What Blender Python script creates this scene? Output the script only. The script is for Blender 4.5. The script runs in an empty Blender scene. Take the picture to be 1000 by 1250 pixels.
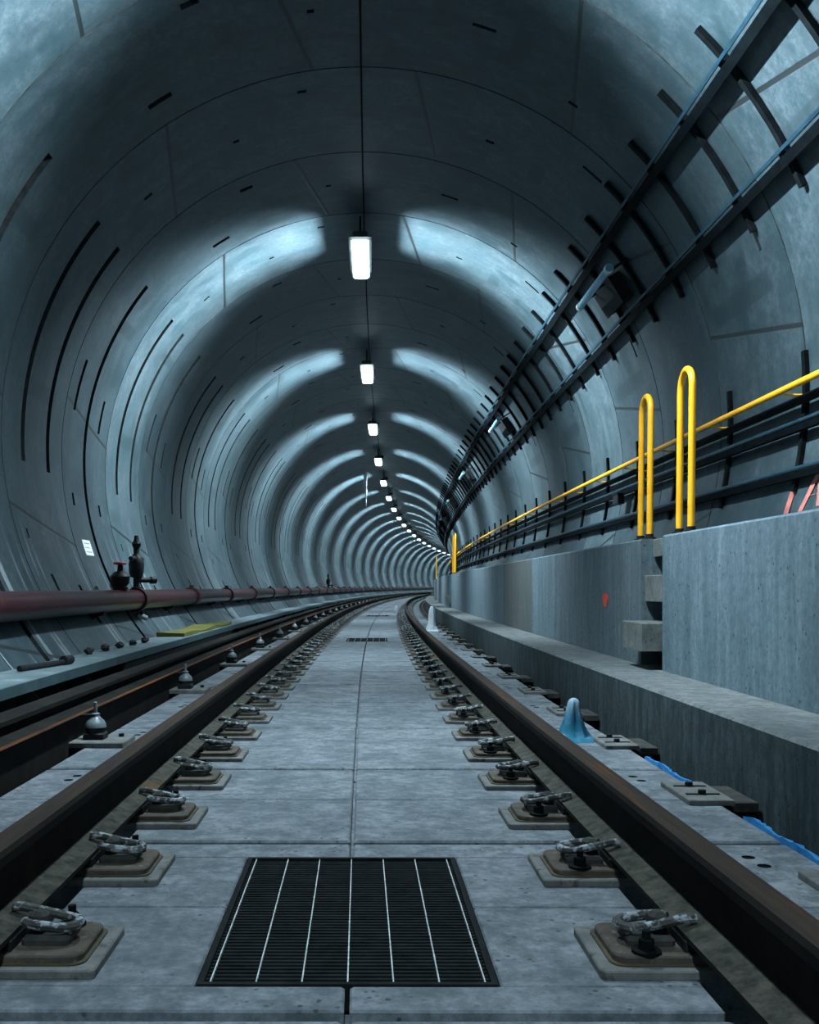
import bpy, bmesh, math, random
from mathutils import Vector, Matrix
random.seed(7)
sc = bpy.context.scene
C = sc.collection
PI = math.pi
R_ = math.radians

# ------------------------------------------------------------------ layout
K = 0.0016                    # curvature of the track (bends right)
TR, TZ = 2.70, 1.97          # tunnel radius, height of its axis above the slabs
PITCH = 1.245                 # length of one track slab with its gap
SEND = 165.0

def P(s, n, z):
    a = K * s
    return Vector(((1 - math.cos(a)) / K + n * math.cos(a), math.sin(a) / K - n * math.sin(a), z))

def yaw(s):
    return -K * s

def arc(phi, r=TR):           # point of the tunnel cross-section, phi in degrees from the right-hand side
    return r * math.cos(R_(phi)), TZ + r * math.sin(R_(phi))

def wall_n(z, r=TR):
    return math.sqrt(max(r * r - (z - TZ) ** 2, 0))

ORD = ['first', 'second', 'third', 'fourth', 'fifth', 'sixth', 'seventh', 'eighth', 'ninth', 'tenth', 'eleventh', 'twelfth',
       'thirteenth', 'fourteenth', 'fifteenth', 'sixteenth', 'seventeenth', 'eighteenth', 'nineteenth', 'twentieth']
ORD += ['twenty-' + w for w in ORD[:9]] + ['thirtieth'] + ['thirty-' + w for w in ORD[:9]] + ['fortieth']

# ------------------------------------------------------------------ materials
def newmat(name):
    m = bpy.data.materials.new(name)
    m.use_nodes = True
    nt = m.node_tree
    b = nt.nodes['Principled BSDF']
    return m, nt, b

def N(nt, typ, **kw):
    n = nt.nodes.new(typ)
    for k, v in kw.items():
        setattr(n, k, v)
    return n

def math_node(nt, op, a, b=None, c=None):
    n = nt.nodes.new('ShaderNodeMath')
    n.operation = op
    for i, v in enumerate((a, b, c)):
        if v is None:
            continue
        if isinstance(v, (int, float)):
            n.inputs[i].default_value = v
        else:
            nt.links.new(v, n.inputs[i])
    return n.outputs[0]

def mixc(nt, fac, a, b, blend='MIX'):
    n = nt.nodes.new('ShaderNodeMix')
    n.data_type = 'RGBA'
    n.blend_type = blend
    for sock, v in ((n.inputs[0], fac), (n.inputs[6], a), (n.inputs[7], b)):
        if isinstance(v, (int, float)):
            sock.default_value = v
        elif isinstance(v, tuple):
            sock.default_value = (*v[:3], 1)
        else:
            nt.links.new(v, sock)
    return n.outputs[2]

def coords(nt, scale=(1, 1, 1), rand=True):
    tc = N(nt, 'ShaderNodeTexCoord')
    v = tc.outputs['Object']
    if rand:
        oi = N(nt, 'ShaderNodeObjectInfo')
        mul = math_node(nt, 'MULTIPLY', oi.outputs['Random'], 87.0)
        add = N(nt, 'ShaderNodeVectorMath', operation='ADD')
        nt.links.new(v, add.inputs[0])
        nt.links.new(mul, add.inputs[1])
        v = add.outputs[0]
    mp = N(nt, 'ShaderNodeMapping')
    mp.inputs['Scale'].default_value = scale
    nt.links.new(v, mp.inputs['Vector'])
    return mp.outputs[0]

def noise(nt, vec, scale, detail=4, rough=.6):
    n = N(nt, 'ShaderNodeTexNoise')
    n.inputs['Scale'].default_value = scale
    n.inputs['Detail'].default_value = detail
    n.inputs['Roughness'].default_value = rough
    nt.links.new(vec, n.inputs['Vector'])
    return n.outputs[0]

def ramp(nt, fac, lo, hi, a=0.0, b=1.0):
    n = N(nt, 'ShaderNodeMapRange')
    n.inputs[1].default_value = lo
    n.inputs[2].default_value = hi
    n.inputs[3].default_value = a
    n.inputs[4].default_value = b
    nt.links.new(fac, n.inputs[0])
    return n.outputs[0]

def bump(nt, b, h, strength=.3, dist=.01):
    n = N(nt, 'ShaderNodeBump')
    n.inputs['Strength'].default_value = strength
    n.inputs['Distance'].default_value = dist
    nt.links.new(h, n.inputs['Height'])
    nt.links.new(n.outputs[0], b.inputs['Normal'])

def mix_mat(name, c1, c2, scale=8, rough=.8, metal=0, c3=None, t3=(.6, .72), sc3=30, bstr=.25, stretch=(1, 1, 1), lo=.35, hi=.65):
    m, nt, b = newmat(name)
    v = coords(nt, stretch)
    n1 = noise(nt, v, scale, 6, .65)
    col = mixc(nt, ramp(nt, n1, lo, hi), c1, c2)
    if c3:
        n2 = noise(nt, v, sc3, 3, .6)
        col = mixc(nt, ramp(nt, n2, *t3), col, c3)
    nt.links.new(col, b.inputs['Base Color'])
    b.inputs['Roughness'].default_value = rough
    b.inputs['Metallic'].default_value = metal
    if bstr:
        bump(nt, b, noise(nt, v, scale * 6, 5, .7), bstr, .004)
    return m

def concrete(name, c1, c2, dark, pore=60, stretch=(1, 1, 1), rough=.85, stain=None, st=(.56, .7), mott=.75):
    m, nt, b = newmat(name)
    v = coords(nt)
    vs = coords(nt, stretch)
    big = noise(nt, vs, 2.2, 6, .65)
    fine = noise(nt, v, 28, 6, .75)
    col = mixc(nt, ramp(nt, big, .34, .66), c1, c2)
    col = mixc(nt, ramp(nt, fine, .34, .62, .75, 0), col, dark)
    mid = noise(nt, vs, 7.5 if mott > .5 else 4.5, 8, .78)
    col = mixc(nt, ramp(nt, mid, .40, .54, mott, 0), col, dark)
    col = mixc(nt, ramp(nt, mid, .54, .70, 0, .45), col, tuple(min(1, x * 1.35) for x in c2))
    if stain:
        sn = noise(nt, vs, 1.1, 5, .7)
        col = mixc(nt, ramp(nt, sn, *st), col, stain)
    vo = N(nt, 'ShaderNodeTexVoronoi')
    vo.inputs['Scale'].default_value = pore
    nt.links.new(v, vo.inputs['Vector'])
    thin = ramp(nt, noise(nt, v, 9, 2), .5, .62)
    pit = math_node(nt, 'MULTIPLY', ramp(nt, vo.outputs['Distance'], .26, .14), thin)
    col = mixc(nt, math_node(nt, 'MULTIPLY', pit, .8), col, tuple(x * .25 for x in dark))
    nt.links.new(col, b.inputs['Base Color'])
    b.inputs['Roughness'].default_value = rough
    h = math_node(nt, 'SUBTRACT', fine, math_node(nt, 'MULTIPLY', pit, .6))
    bump(nt, b, h, .35, .005)
    return m

def lining_mat():
    m, nt, b = newmat('lining_concrete')
    uv = N(nt, 'ShaderNodeUVMap')
    uv.uv_map = 'ring'
    sep = N(nt, 'ShaderNodeSeparateXYZ')
    nt.links.new(uv.outputs[0], sep.inputs[0])
    u = sep.outputs[0]
    phi = math_node(nt, 'MULTIPLY', sep.outputs[1], 360.0)
    ring = math_node(nt, 'FLOOR', u)
    f = math_node(nt, 'FRACT', u)
    odd = math_node(nt, 'FLOORED_MODULO', ring, 2.0) if False else math_node(nt, 'ABSOLUTE', math_node(nt, 'MODULO', ring, 2.0))
    def lines(tab):
        acc = None
        for p0, sl in tab:
            d = math_node(nt, 'SUBTRACT', math_node(nt, 'MULTIPLY_ADD', f, sl, p0), phi)
            d = math_node(nt, 'ABSOLUTE', d)
            acc = d if acc is None else math_node(nt, 'MINIMUM', acc, d)
        return ramp(nt, acc, .40, .26)
    even_l = lines([(81, -5.5), (122.6, 5.5), (192, 6), (30.5, 6.4), (-14, -6)])
    odd_l = lines([(169, 6), (103, -5.5), (215, 6), (60, -6), (8, 6)])
    mixf = N(nt, 'ShaderNodeMix')
    nt.links.new(odd, mixf.inputs[0]); nt.links.new(even_l, mixf.inputs[2]); nt.links.new(odd_l, mixf.inputs[3])
    line = mixf.outputs[0]
    wn = N(nt, 'ShaderNodeTexWhiteNoise', noise_dimensions='1D')
    nt.links.new(ring, wn.inputs['W'])
    # metres along the tunnel and round the ring
    cv = N(nt, 'ShaderNodeCombineXYZ')
    nt.links.new(math_node(nt, 'MULTIPLY', u, 1.5), cv.inputs[0])
    nt.links.new(math_node(nt, 'MULTIPLY', phi, .0471), cv.inputs[1])
    nt.links.new(math_node(nt, 'MULTIPLY', ring, 3.7), cv.inputs[2])
    def mapped(scl):
        mp = N(nt, 'ShaderNodeMapping')
        mp.inputs['Scale'].default_value = scl
        nt.links.new(cv.outputs[0], mp.inputs[0])
        return mp.outputs[0]
    v = mapped((1, 1, 1)); vs = mapped((3.2, .35, 1))
    big = noise(nt, v, 1.6, 7, .7)
    streak = noise(nt, vs, 2.6, 5, .65)
    fine = noise(nt, v, 22, 6, .75)
    col = mixc(nt, ramp(nt, big, .33, .67), (.022, .054, .066), (.080, .118, .137))
    col = mixc(nt, ramp(nt, streak, .42, .66, 0, .55), col, (.108, .146, .168))
    col = mixc(nt, ramp(nt, fine, .34, .62, .7, 0), col, (.014, .033, .041))
    mid = noise(nt, mapped((1, .8, 1)), 6.0, 8, .8)
    col = mixc(nt, ramp(nt, mid, .42, .55, .6, 0), col, (.022, .044, .053))
    blotch = noise(nt, mapped((1.3, .8, 1)), 2.1, 4, .55)
    col = mixc(nt, ramp(nt, blotch, .55, .66, 0, .72), col, (.014, .036, .045))
    # grout patches wiped over the old lifting points
    def patches(tab):
        acc = None
        for p0, hw, f0, fw in tab:
            a = ramp(nt, math_node(nt, 'ABSOLUTE', math_node(nt, 'SUBTRACT', phi, p0)), hw, hw - .35)
            c = ramp(nt, math_node(nt, 'ABSOLUTE', math_node(nt, 'SUBTRACT', f, f0)), fw, fw - .03)
            d = math_node(nt, 'MULTIPLY', a, c)
            acc = d if acc is None else math_node(nt, 'MAXIMUM', acc, d)
        return acc
    mp_ = N(nt, 'ShaderNodeMix')
    nt.links.new(odd, mp_.inputs[0])
    nt.links.new(patches([(171, 1.7, .55, .27), (123, 1.5, .30, .12), (57, 1.6, .62, .12), (28, 1.6, .5, .3), (148, 1.3, .78, .2)]), mp_.inputs[2])
    nt.links.new(patches([(150, 1.6, .62, .2), (110, 1.4, .5, .1), (186, 1.4, .3, .15), (66, 1.5, .5, .14), (16, 1.7, .55, .36)]), mp_.inputs[3])
    rough_edge = ramp(nt, fine, .38, .56, .25, .8)
    col = mixc(nt, math_node(nt, 'MULTIPLY', mp_.outputs[0], rough_edge), col, (.018, .036, .043))
    # each ring was cast in its own batch
    col = mixc(nt, 1.0, col, mixc(nt, wn.outputs[0], (.66, .70, .71), (1.22, 1.20, 1.18)), 'MULTIPLY')
    # lime streaks low on the walls
    lime = noise(nt, mapped((7, .3, 1)), 1.5, 3, .5)
    low = math_node(nt, 'MULTIPLY', ramp(nt, lime, .60, .68), ramp(nt, phi, 192, 204))
    col = mixc(nt, math_node(nt, 'MULTIPLY', low, .5), col, (.42, .50, .54))
    col = mixc(nt, line, col, (.012, .018, .02))
    nt.links.new(col, b.inputs['Base Color'])
    b.inputs['Roughness'].default_value = .44
    h = math_node(nt, 'SUBTRACT', fine, math_node(nt, 'MULTIPLY', line, 3))
    bump(nt, b, h, .25, .006)
    return m

def plain(name, col, rough=.6, metal=0):
    m, nt, b = newmat(name)
    b.inputs['Base Color'].default_value = (*col, 1)
    b.inputs['Roughness'].default_value = rough
    b.inputs['Metallic'].default_value = metal
    return m

M = {}
M['lining'] = lining_mat()
M['channel'] = mix_mat('cast_in_channel_steel', (.012, .016, .018), (.03, .036, .038), 20, .7)
M['joint'] = mix_mat('joint_gasket', (.02, .027, .03), (.055, .065, .065), 9, .8, c3=(.09, .06, .035), t3=(.62, .7), sc3=2)
M['slab'] = concrete('slab_concrete', (.155, .185, .208), (.255, .282, .312), (.062, .085, .100), 38, stain=(.15, .125, .10), st=(.66, .76))
M['floor'] = concrete('invert_concrete', (.07, .09, .1), (.14, .17, .18), (.04, .05, .055), 40)
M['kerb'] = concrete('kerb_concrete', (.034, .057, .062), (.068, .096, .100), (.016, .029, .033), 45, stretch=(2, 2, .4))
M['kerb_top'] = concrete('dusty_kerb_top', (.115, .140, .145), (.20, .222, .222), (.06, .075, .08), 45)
M['old_steel'] = mix_mat('dark_dusty_steel', (.028, .030, .028), (.066, .068, .062), 14, .85)
M['icicle'] = mix_mat('white_ice', (.62, .72, .76), (.82, .88, .90), 10, .3)
M['bench'] = concrete('bench_wall_concrete', (.078, .140, .172), (.155, .232, .272), (.045, .08, .10), 26, stretch=(3.2, 3.2, .35), mott=.4)
M['bench_dark'] = concrete('old_bench_wall_concrete', (.065, .085, .085), (.105, .126, .122), (.038, .054, .054), 26, stretch=(3.2, 3.2, .35), mott=.4)
M['bench_mid'] = concrete('middle_bench_wall_concrete', (.085, .132, .155), (.150, .212, .238), (.05, .08, .094), 26, stretch=(3.2, 3.2, .35), mott=.4)
M['step'] = concrete('step_concrete', (.11, .13, .125), (.17, .19, .18), (.06, .08, .075), 40)
M['rail'] = mix_mat('shaded_rusty_rail_steel', (.008, .0085, .008), (.017, .0145, .012), 9, .85, 0, c3=(.032, .018, .010), t3=(.60, .72), sc3=5)  # web and sides coloured near black to carry the shade under the head
M['rail_top'] = mix_mat('rail_head_rust', (.026, .021, .017), (.050, .033, .022), 7, .85, 0, c3=(.10, .036, .012), t3=(.60, .72), sc3=5, stretch=(9, .35, 9))
M['rail_foot'] = mix_mat('dusty_rail_foot', (.022, .024, .021), (.088, .084, .067), 26, .9, 0, c3=(.14, .07, .02), t3=(.64, .74), sc3=2.2)
M['third'] = mix_mat('dark_conductor_steel', (.008, .0095, .0095), (.020, .019, .017), 6, .8, 0)
M['orange_rust'] = mix_mat('orange_rust_edge', (.10, .05, .03), (.50, .15, .045), 1.6, .8, 0, stretch=(1, .3, 1))
M['plate'] = mix_mat('dusty_grey_plate', (.10, .108, .105), (.185, .192, .185), 14, .8, .1, c3=(.055, .048, .036), t3=(.58, .7), sc3=25)
M['rust_plate'] = mix_mat('rusty_tie_plate', (.045, .038, .03), (.10, .084, .062), 18, .85, .1, c3=(.17, .16, .14), t3=(.6, .72), sc3=40)
M['pad'] = mix_mat('ochre_rubber_pad', (.035, .032, .022), (.085, .066, .028), 9, .8)
M['clip'] = mix_mat('crusted_clip_steel', (.022, .025, .025), (.075, .078, .075), 22, .7, .2, c3=(.36, .41, .45), t3=(.50, .60), sc3=45, bstr=.6)
M['dark_steel'] = mix_mat('dark_galvanised_steel', (.002, .0036, .0044), (.006, .009, .0105), 12, .6, .1)
M['tray'] = mix_mat('blue_grey_tray_steel', (.0012, .0024, .003), (.003, .0055, .0068), 10, .6, .1)
M['conduit'] = mix_mat('blue_conduit', (.008, .030, .048), (.018, .058, .088), 8, .35, .2)
M['shelf'] = mix_mat('pale_grp_shelf', (.075, .125, .140), (.150, .205, .225), 4, .6, 0, c3=(.26, .34, .38), t3=(.6, .72), sc3=8)
M['shelf_edge'] = mix_mat('shelf_edge_steel', (.035, .070, .082), (.065, .115, .130), 6, .5, .1)
M['pipe'] = mix_mat('red_oxide_pipe_paint', (.022, .004, .0055), (.036, .007, .009), 9, .3, 0, c3=(.10, .04, .035), t3=(.62, .75), sc3=20, bstr=.1)
M['pipe_dark'] = mix_mat('dark_red_coupling', (.018, .005, .006), (.034, .009, .010), 12, .45)
M['black'] = mix_mat('black_iron', (.008, .011, .012), (.022, .026, .028), 18, .5, .2)
M['valve_red'] = plain('red_handwheel_paint', (.28, .03, .035), .5)
M['yellow'] = mix_mat('safety_yellow_paint', (.88, .40, .010), (.98, .50, .02), 6, .38, 0, c3=(.62, .33, .02), t3=(.66, .74), sc3=40, bstr=.08)
M['yellow_board'] = mix_mat('dull_yellow_board', (.085, .092, .014), (.14, .14, .022), 5, .7)
M['grate'] = mix_mat('dark_grating_steel', (.006, .009, .010), (.015, .019, .020), 20, .8, 0)
M['grate_bar'] = mix_mat('worn_bright_bar', (.40, .45, .46), (.68, .72, .73), 30, .5, .2)
M['pit'] = plain('sump_black', (.006, .008, .009), .9)
M['insul'] = mix_mat('glazed_insulator', (.10, .14, .155), (.20, .25, .27), 10, .35)
M['white'] = mix_mat('white_paper', (.62, .68, .74), (.78, .82, .86), 12, .8)
M['ink'] = plain('grey_print', (.22, .27, .32), .8)
M['foam'] = mix_mat('bright_blue_foam', (.010, .17, .50), (.04, .32, .70), 20, .6)
M['red_paint'] = mix_mat('red_spray_paint', (.75, .05, .02), (.9, .10, .035), 20, .7)
M['pink_paint'] = mix_mat('faded_red_spray_paint', (.36, .13, .115), (.58, .20, .165), 14, .8)
M['lamp_body'] = mix_mat('lamp_housing', (.05, .065, .07), (.085, .105, .11), 8, .5, .2)
M['tube'] = mix_mat('blue_white_tube', (.13, .36, .52), (.25, .52, .68), 8, .3)
M['tube_pale'] = mix_mat('pale_tube', (.55, .63, .68), (.72, .78, .82), 8, .3)

for k_, sp_ in (('rail', .12), ('rail_top', .2), ('rail_foot', .2), ('third', .1), ('grate', .1), ('tray', .03), ('dark_steel', .05), ('channel', .1), ('black', .12), ('pit', .0), ('pipe', .3), ('old_steel', .2), ('kerb', .2), ('joint', .1)):
    bs_ = M[k_].node_tree.nodes['Principled BSDF']; bs_.inputs['Specular IOR Level'].default_value = sp_; bs_.inputs['Metallic'].default_value = 0
def ice_mat(name, low, high, zr):
    m, nt, b = newmat(name)
    tc = N(nt, 'ShaderNodeTexCoord')
    sep = N(nt, 'ShaderNodeSeparateXYZ')
    nt.links.new(tc.outputs['Object'], sep.inputs[0])
    n1 = noise(nt, tc.outputs['Object'], 20, 4)
    fac = math_node(nt, 'ADD', ramp(nt, sep.outputs[2], *zr), ramp(nt, n1, .4, .7, -.15, .25))
    cl = N(nt, 'ShaderNodeClamp'); nt.links.new(fac, cl.inputs[0])
    nt.links.new(mixc(nt, cl.outputs[0], low, high), b.inputs['Base Color'])
    b.inputs['Roughness'].default_value = .16
    b.inputs['Transmission Weight'].default_value = .25
    b.inputs['IOR'].default_value = 1.31
    bump(nt, b, n1, .3, .01)
    return m
M['ice'] = ice_mat('blue_ice', (.04, .22, .35), (.40, .60, .72), (.10, .21))
M['ice_pale'] = ice_mat('pale_ice', (.25, .5, .58), (.8, .88, .92), (-.2, .1))

def emit(name, col, strength):
    m, nt, b = newmat(name)
    b.inputs['Base Color'].default_value = (.8, .8, .8, 1)
    b.inputs['Emission Color'].default_value = (*col, 1)
    b.inputs['Emission Strength'].default_value = strength
    return m
LAMP = 7.0
SIDE = 185.0
DOWN = 100.0
M['glow'] = emit('lit_diffuser', (.68, .90, 1.0), LAMP)

# ------------------------------------------------------------------ mesh helpers
class MB:
    def __init__(self):
        self.v, self.f, self.m, self.sm = [], [], [], []
    def add(self, verts, faces, mi=0, smooth=False):
        o = len(self.v)
        self.v += [tuple(x) for x in verts]
        for f in faces:
            self.f.append(tuple(i + o for i in f)); self.m.append(mi); self.sm.append(smooth)
    def box(self, x0, x1, y0, y1, z0, z1, mi=0, ch=0):
        """box with chamfered top and upright edges when ch > 0"""
        if ch <= 0:
            vs = [(x, y, z) for z in (z0, z1) for (x, y) in ((x0, y0), (x1, y0), (x1, y1), (x0, y1))]
            self.add(vs, [(3, 2, 1, 0), (4, 5, 6, 7), (0, 1, 5, 4), (1, 2, 6, 5), (2, 3, 7, 6), (3, 0, 4, 7)], mi)
            return
        def ringp(i, z):
            a = [(x0 + i, y0 + i + ch), (x0 + i + ch, y0 + i), (x1 - i - ch, y0 + i), (x1 - i, y0 + i + ch),
                 (x1 - i, y1 - i - ch), (x1 - i - ch, y1 - i), (x0 + i + ch, y1 - i), (x0 + i, y1 - i - ch)]
            return [(x, y, z) for x, y in a]
        vs = ringp(0, z0) + ringp(0, z1 - ch) + ringp(ch, z1)
        fs = [tuple(reversed(range(8))), tuple(range(16, 24))]
        for L in (0, 8):
            for i in range(8):
                j = (i + 1) % 8
                fs.append((L + i, L + j, L + 8 + j, L + 8 + i))
        self.add(vs, fs, mi)
    def plate(self, hx, hy, z0, z1, rad, ch=.003, mi=0, seg=4):
        def outline(i):
            L = []
            for cx, cy, a0 in ((hx, hy, 0), (-hx, hy, 90), (-hx, -hy, 180), (hx, -hy, 270)):
                sx, sy = (1 if cx > 0 else -1), (1 if cy > 0 else -1)
                for k in range(seg + 1):
                    a = R_(a0 + 90 * k / seg)
                    L.append((cx - sx * rad + (rad - i) * math.cos(a), cy - sy * rad + (rad - i) * math.sin(a)))
            return L
        o = outline(0); m = len(o)
        vs = [(x, y, z0) for x, y in o] + [(x, y, z1 - ch) for x, y in o] + [(x, y, z1) for x, y in outline(ch)]
        fs = [tuple(reversed(range(m))), tuple(range(2 * m, 3 * m))]
        for L in (0, m):
            for i in range(m):
                j = (i + 1) % m
                fs.append((L + i, L + j, L + m + j, L + m + i))
        self.add(vs, fs, mi)
    def tube(self, pts, r, seg=10, mi=0, closed=False, caps=True):
        pts = [Vector(p) for p in pts]
        n = len(pts)
        rr = r if isinstance(r, (list, tuple)) else [r] * n
        t0 = None; vs = []
        ref = None
        for i, p in enumerate(pts):
            if closed:
                t = (pts[(i + 1) % n] - pts[i - 1]).normalized()
            else:
                t = (pts[min(i + 1, n - 1)] - pts[max(i - 1, 0)]).normalized()
            if ref is None:
                ref = t.orthogonal().normalized()
            else:
                ref = (ref - t * ref.dot(t)).normalized()
            bi = t.cross(ref)
            for k in range(seg):
                a = 2 * PI * k / seg
                vs.append(p + (ref * math.cos(a) + bi * math.sin(a)) * rr[i])
        fs = []
        for i in range(n if closed else n - 1):
            a = i * seg; b_ = ((i + 1) % n) * seg
            for k in range(seg):
                k2 = (k + 1) % seg
                fs.append((a + k, a + k2, b_ + k2, b_ + k))
        self.add(vs, fs, mi, True)
        if caps and not closed:
            o = len(self.v) - len(vs)
            self.f.append(tuple(reversed(range(o, o + seg)))); self.m.append(mi); self.sm.append(False)
            e = o + (n - 1) * seg
            self.f.append(tuple(range(e, e + seg))); self.m.append(mi); self.sm.append(False)
    def lathe(self, prof, seg=16, mi=0, mat=None, smooth=True):
        """prof: (radius, height) up the local z axis"""
        vs = []; fs = []
        for r, h in prof:
            for k in range(seg):
                a = 2 * PI * k / seg
                vs.append(Vector((r * math.cos(a), r * math.sin(a), h)))
        for i in range(len(prof) - 1):
            for k in range(seg):
                k2 = (k + 1) % seg
                fs.append((i * seg + k, i * seg + k2, (i + 1) * seg + k2, (i + 1) * seg + k))
        fs.append(tuple(reversed(range(seg)))); fs.append(tuple(range((len(prof) - 1) * seg, len(prof) * seg)))
        if mat:
            vs = [mat @ p for p in vs]
        self.add(vs, fs, mi, smooth)
    def sweep(self, poly, s0, s1, step=1.5, mi=0, mis=None, smooth=False):
        """closed cross-section of (n, z) points carried along the curved track from s0 to s1"""
        cnt = max(1, int(math.ceil((s1 - s0) / step)))
        m = len(poly); vs = []; 
        for i in range(cnt + 1):
            s = s0 + (s1 - s0) * i / cnt
            vs += [P(s, n, z) for n, z in poly]
        o = len(self.v); self.v += [tuple(p) for p in vs]
        for i in range(cnt):
            for k in range(m):
                k2 = (k + 1) % m
                self.f.append((o + i * m + k, o + (i + 1) * m + k, o + (i + 1) * m + k2, o + i * m + k2))
                self.m.append(mis[k] if mis else mi); self.sm.append(smooth)
        self.f.append(tuple(range(o, o + m))); self.m.append(mi); self.sm.append(False)
        self.f.append(tuple(reversed(range(o + cnt * m, o + (cnt + 1) * m)))); self.m.append(mi); self.sm.append(False)
    def shift(self, d):
        self.v = [(a + d[0], b + d[1], c + d[2]) for a, b, c in self.v]
    def build(self, name, mats, parent=None, loc=None, rz=0, recalc=True, uv=None):
        me = bpy.data.meshes.new(name)
        me.from_pydata(self.v, [], self.f)
        if not isinstance(mats, (list, tuple)):
            mats = [mats]
        for mt in mats:
            me.materials.append(M[mt])
        me.polygons.foreach_set('material_index', self.m)
        me.polygons.foreach_set('use_smooth', self.sm)
        me.update()
        if recalc:
            bm = bmesh.new(); bm.from_mesh(me)
            bmesh.ops.recalc_face_normals(bm, faces=bm.faces)
            bm.to_mesh(me); bm.free()
        if any(self.sm):
            me.set_sharp_from_angle(angle=R_(38))
        o = bpy.data.objects.new(name, me)
        C.objects.link(o)
        if parent:
            o.parent = parent
        if loc is not None:
            o.location = loc
            o.rotation_euler = (0, 0, rz)
        return o

def tag(o, label, cat, group=None, kind=None):
    o['label'] = label; o['category'] = cat
    if group: o['group'] = group
    if kind: o['kind'] = kind
    return o

def thing(name, label, cat, s=0, n=0, z=0, group=None, rz=0):
    o = bpy.data.objects.new(name, None)
    o.empty_display_size = .1
    C.objects.link(o)
    o.location = P(s, n, z); o.rotation_euler = (0, 0, yaw(s) + rz)
    return tag(o, label, cat, group)

def world_thing(name, label, cat, at, group=None):
    """Empty at a point whose children are built in world coordinates (they are shifted to it)"""
    o = bpy.data.objects.new(name, None)
    C.objects.link(o); o.location = at
    return tag(o, label, cat, group)

def child(mb, name, mats, root):
    """a part whose mesh was made in world coordinates"""
    mb.shift(-Vector(root.location))
    return mb.build(name, mats, root)

def dup(root, s, n, z, label, group=None, rz=0):
    r = root.copy(); C.objects.link(r)
    r.location = P(s, n, z); r.rotation_euler = (0, 0, yaw(s) + rz)
    r['label'] = label
    if group: r['group'] = group
    for ch in root.children:
        c = ch.copy(); C.objects.link(c); c.parent = r
        for g in ch.children:
            d = g.copy(); C.objects.link(d); d.parent = c
    return r

def structure(o):
    o['kind'] = 'structure'
    return o

def circ(cx, cz, r, seg=12, a0=0):
    return [(cx + r * math.cos(a0 + 2 * PI * k / seg), cz + r * math.sin(a0 + 2 * PI * k / seg)) for k in range(seg)]

# ------------------------------------------------------------------ tunnel lining
RING0, RL = 7.68, 1.5
DEEP, PK = .035, .03
def ring_feats(par, n):
    rnd = random.Random(n * 13 + 5)
    L = []
    if par == 0:
        L += [(.47, 140.6, 184.0, .044), (1.10, 140.6, 184.5, .044)]
        L += [(.25, 196, 197.6, .014), (.80, 130, 131.6, .022), (.80, 112, 113.0, .02)]
        L += [(.80, 66, 67.4, .02), (.30, 46, 50, .018), (.30, 99, 100.4, .02)]
        L += [(.47, 204, 210, .03), (1.10, 206, 214, .03)]
    else:
        L += [(.72, 140.6, 226.0, .044)]
        L += [(.27, 160.5, 170.5, .032), (1.15, 165.5, 172.5, .032)]
        L += [(.27, 187, 189.4, .028), (1.15, 188, 190.4, .028), (1.15, 120, 124, .03), (.27, 112, 114.5, .03), (.72, 96.5, 97.4, .02)]
        L += [(.72, 70, 73.5, .018), (1.12, 55, 56.5, .018), (.30, 20, 24, .018)]
    return L

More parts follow.
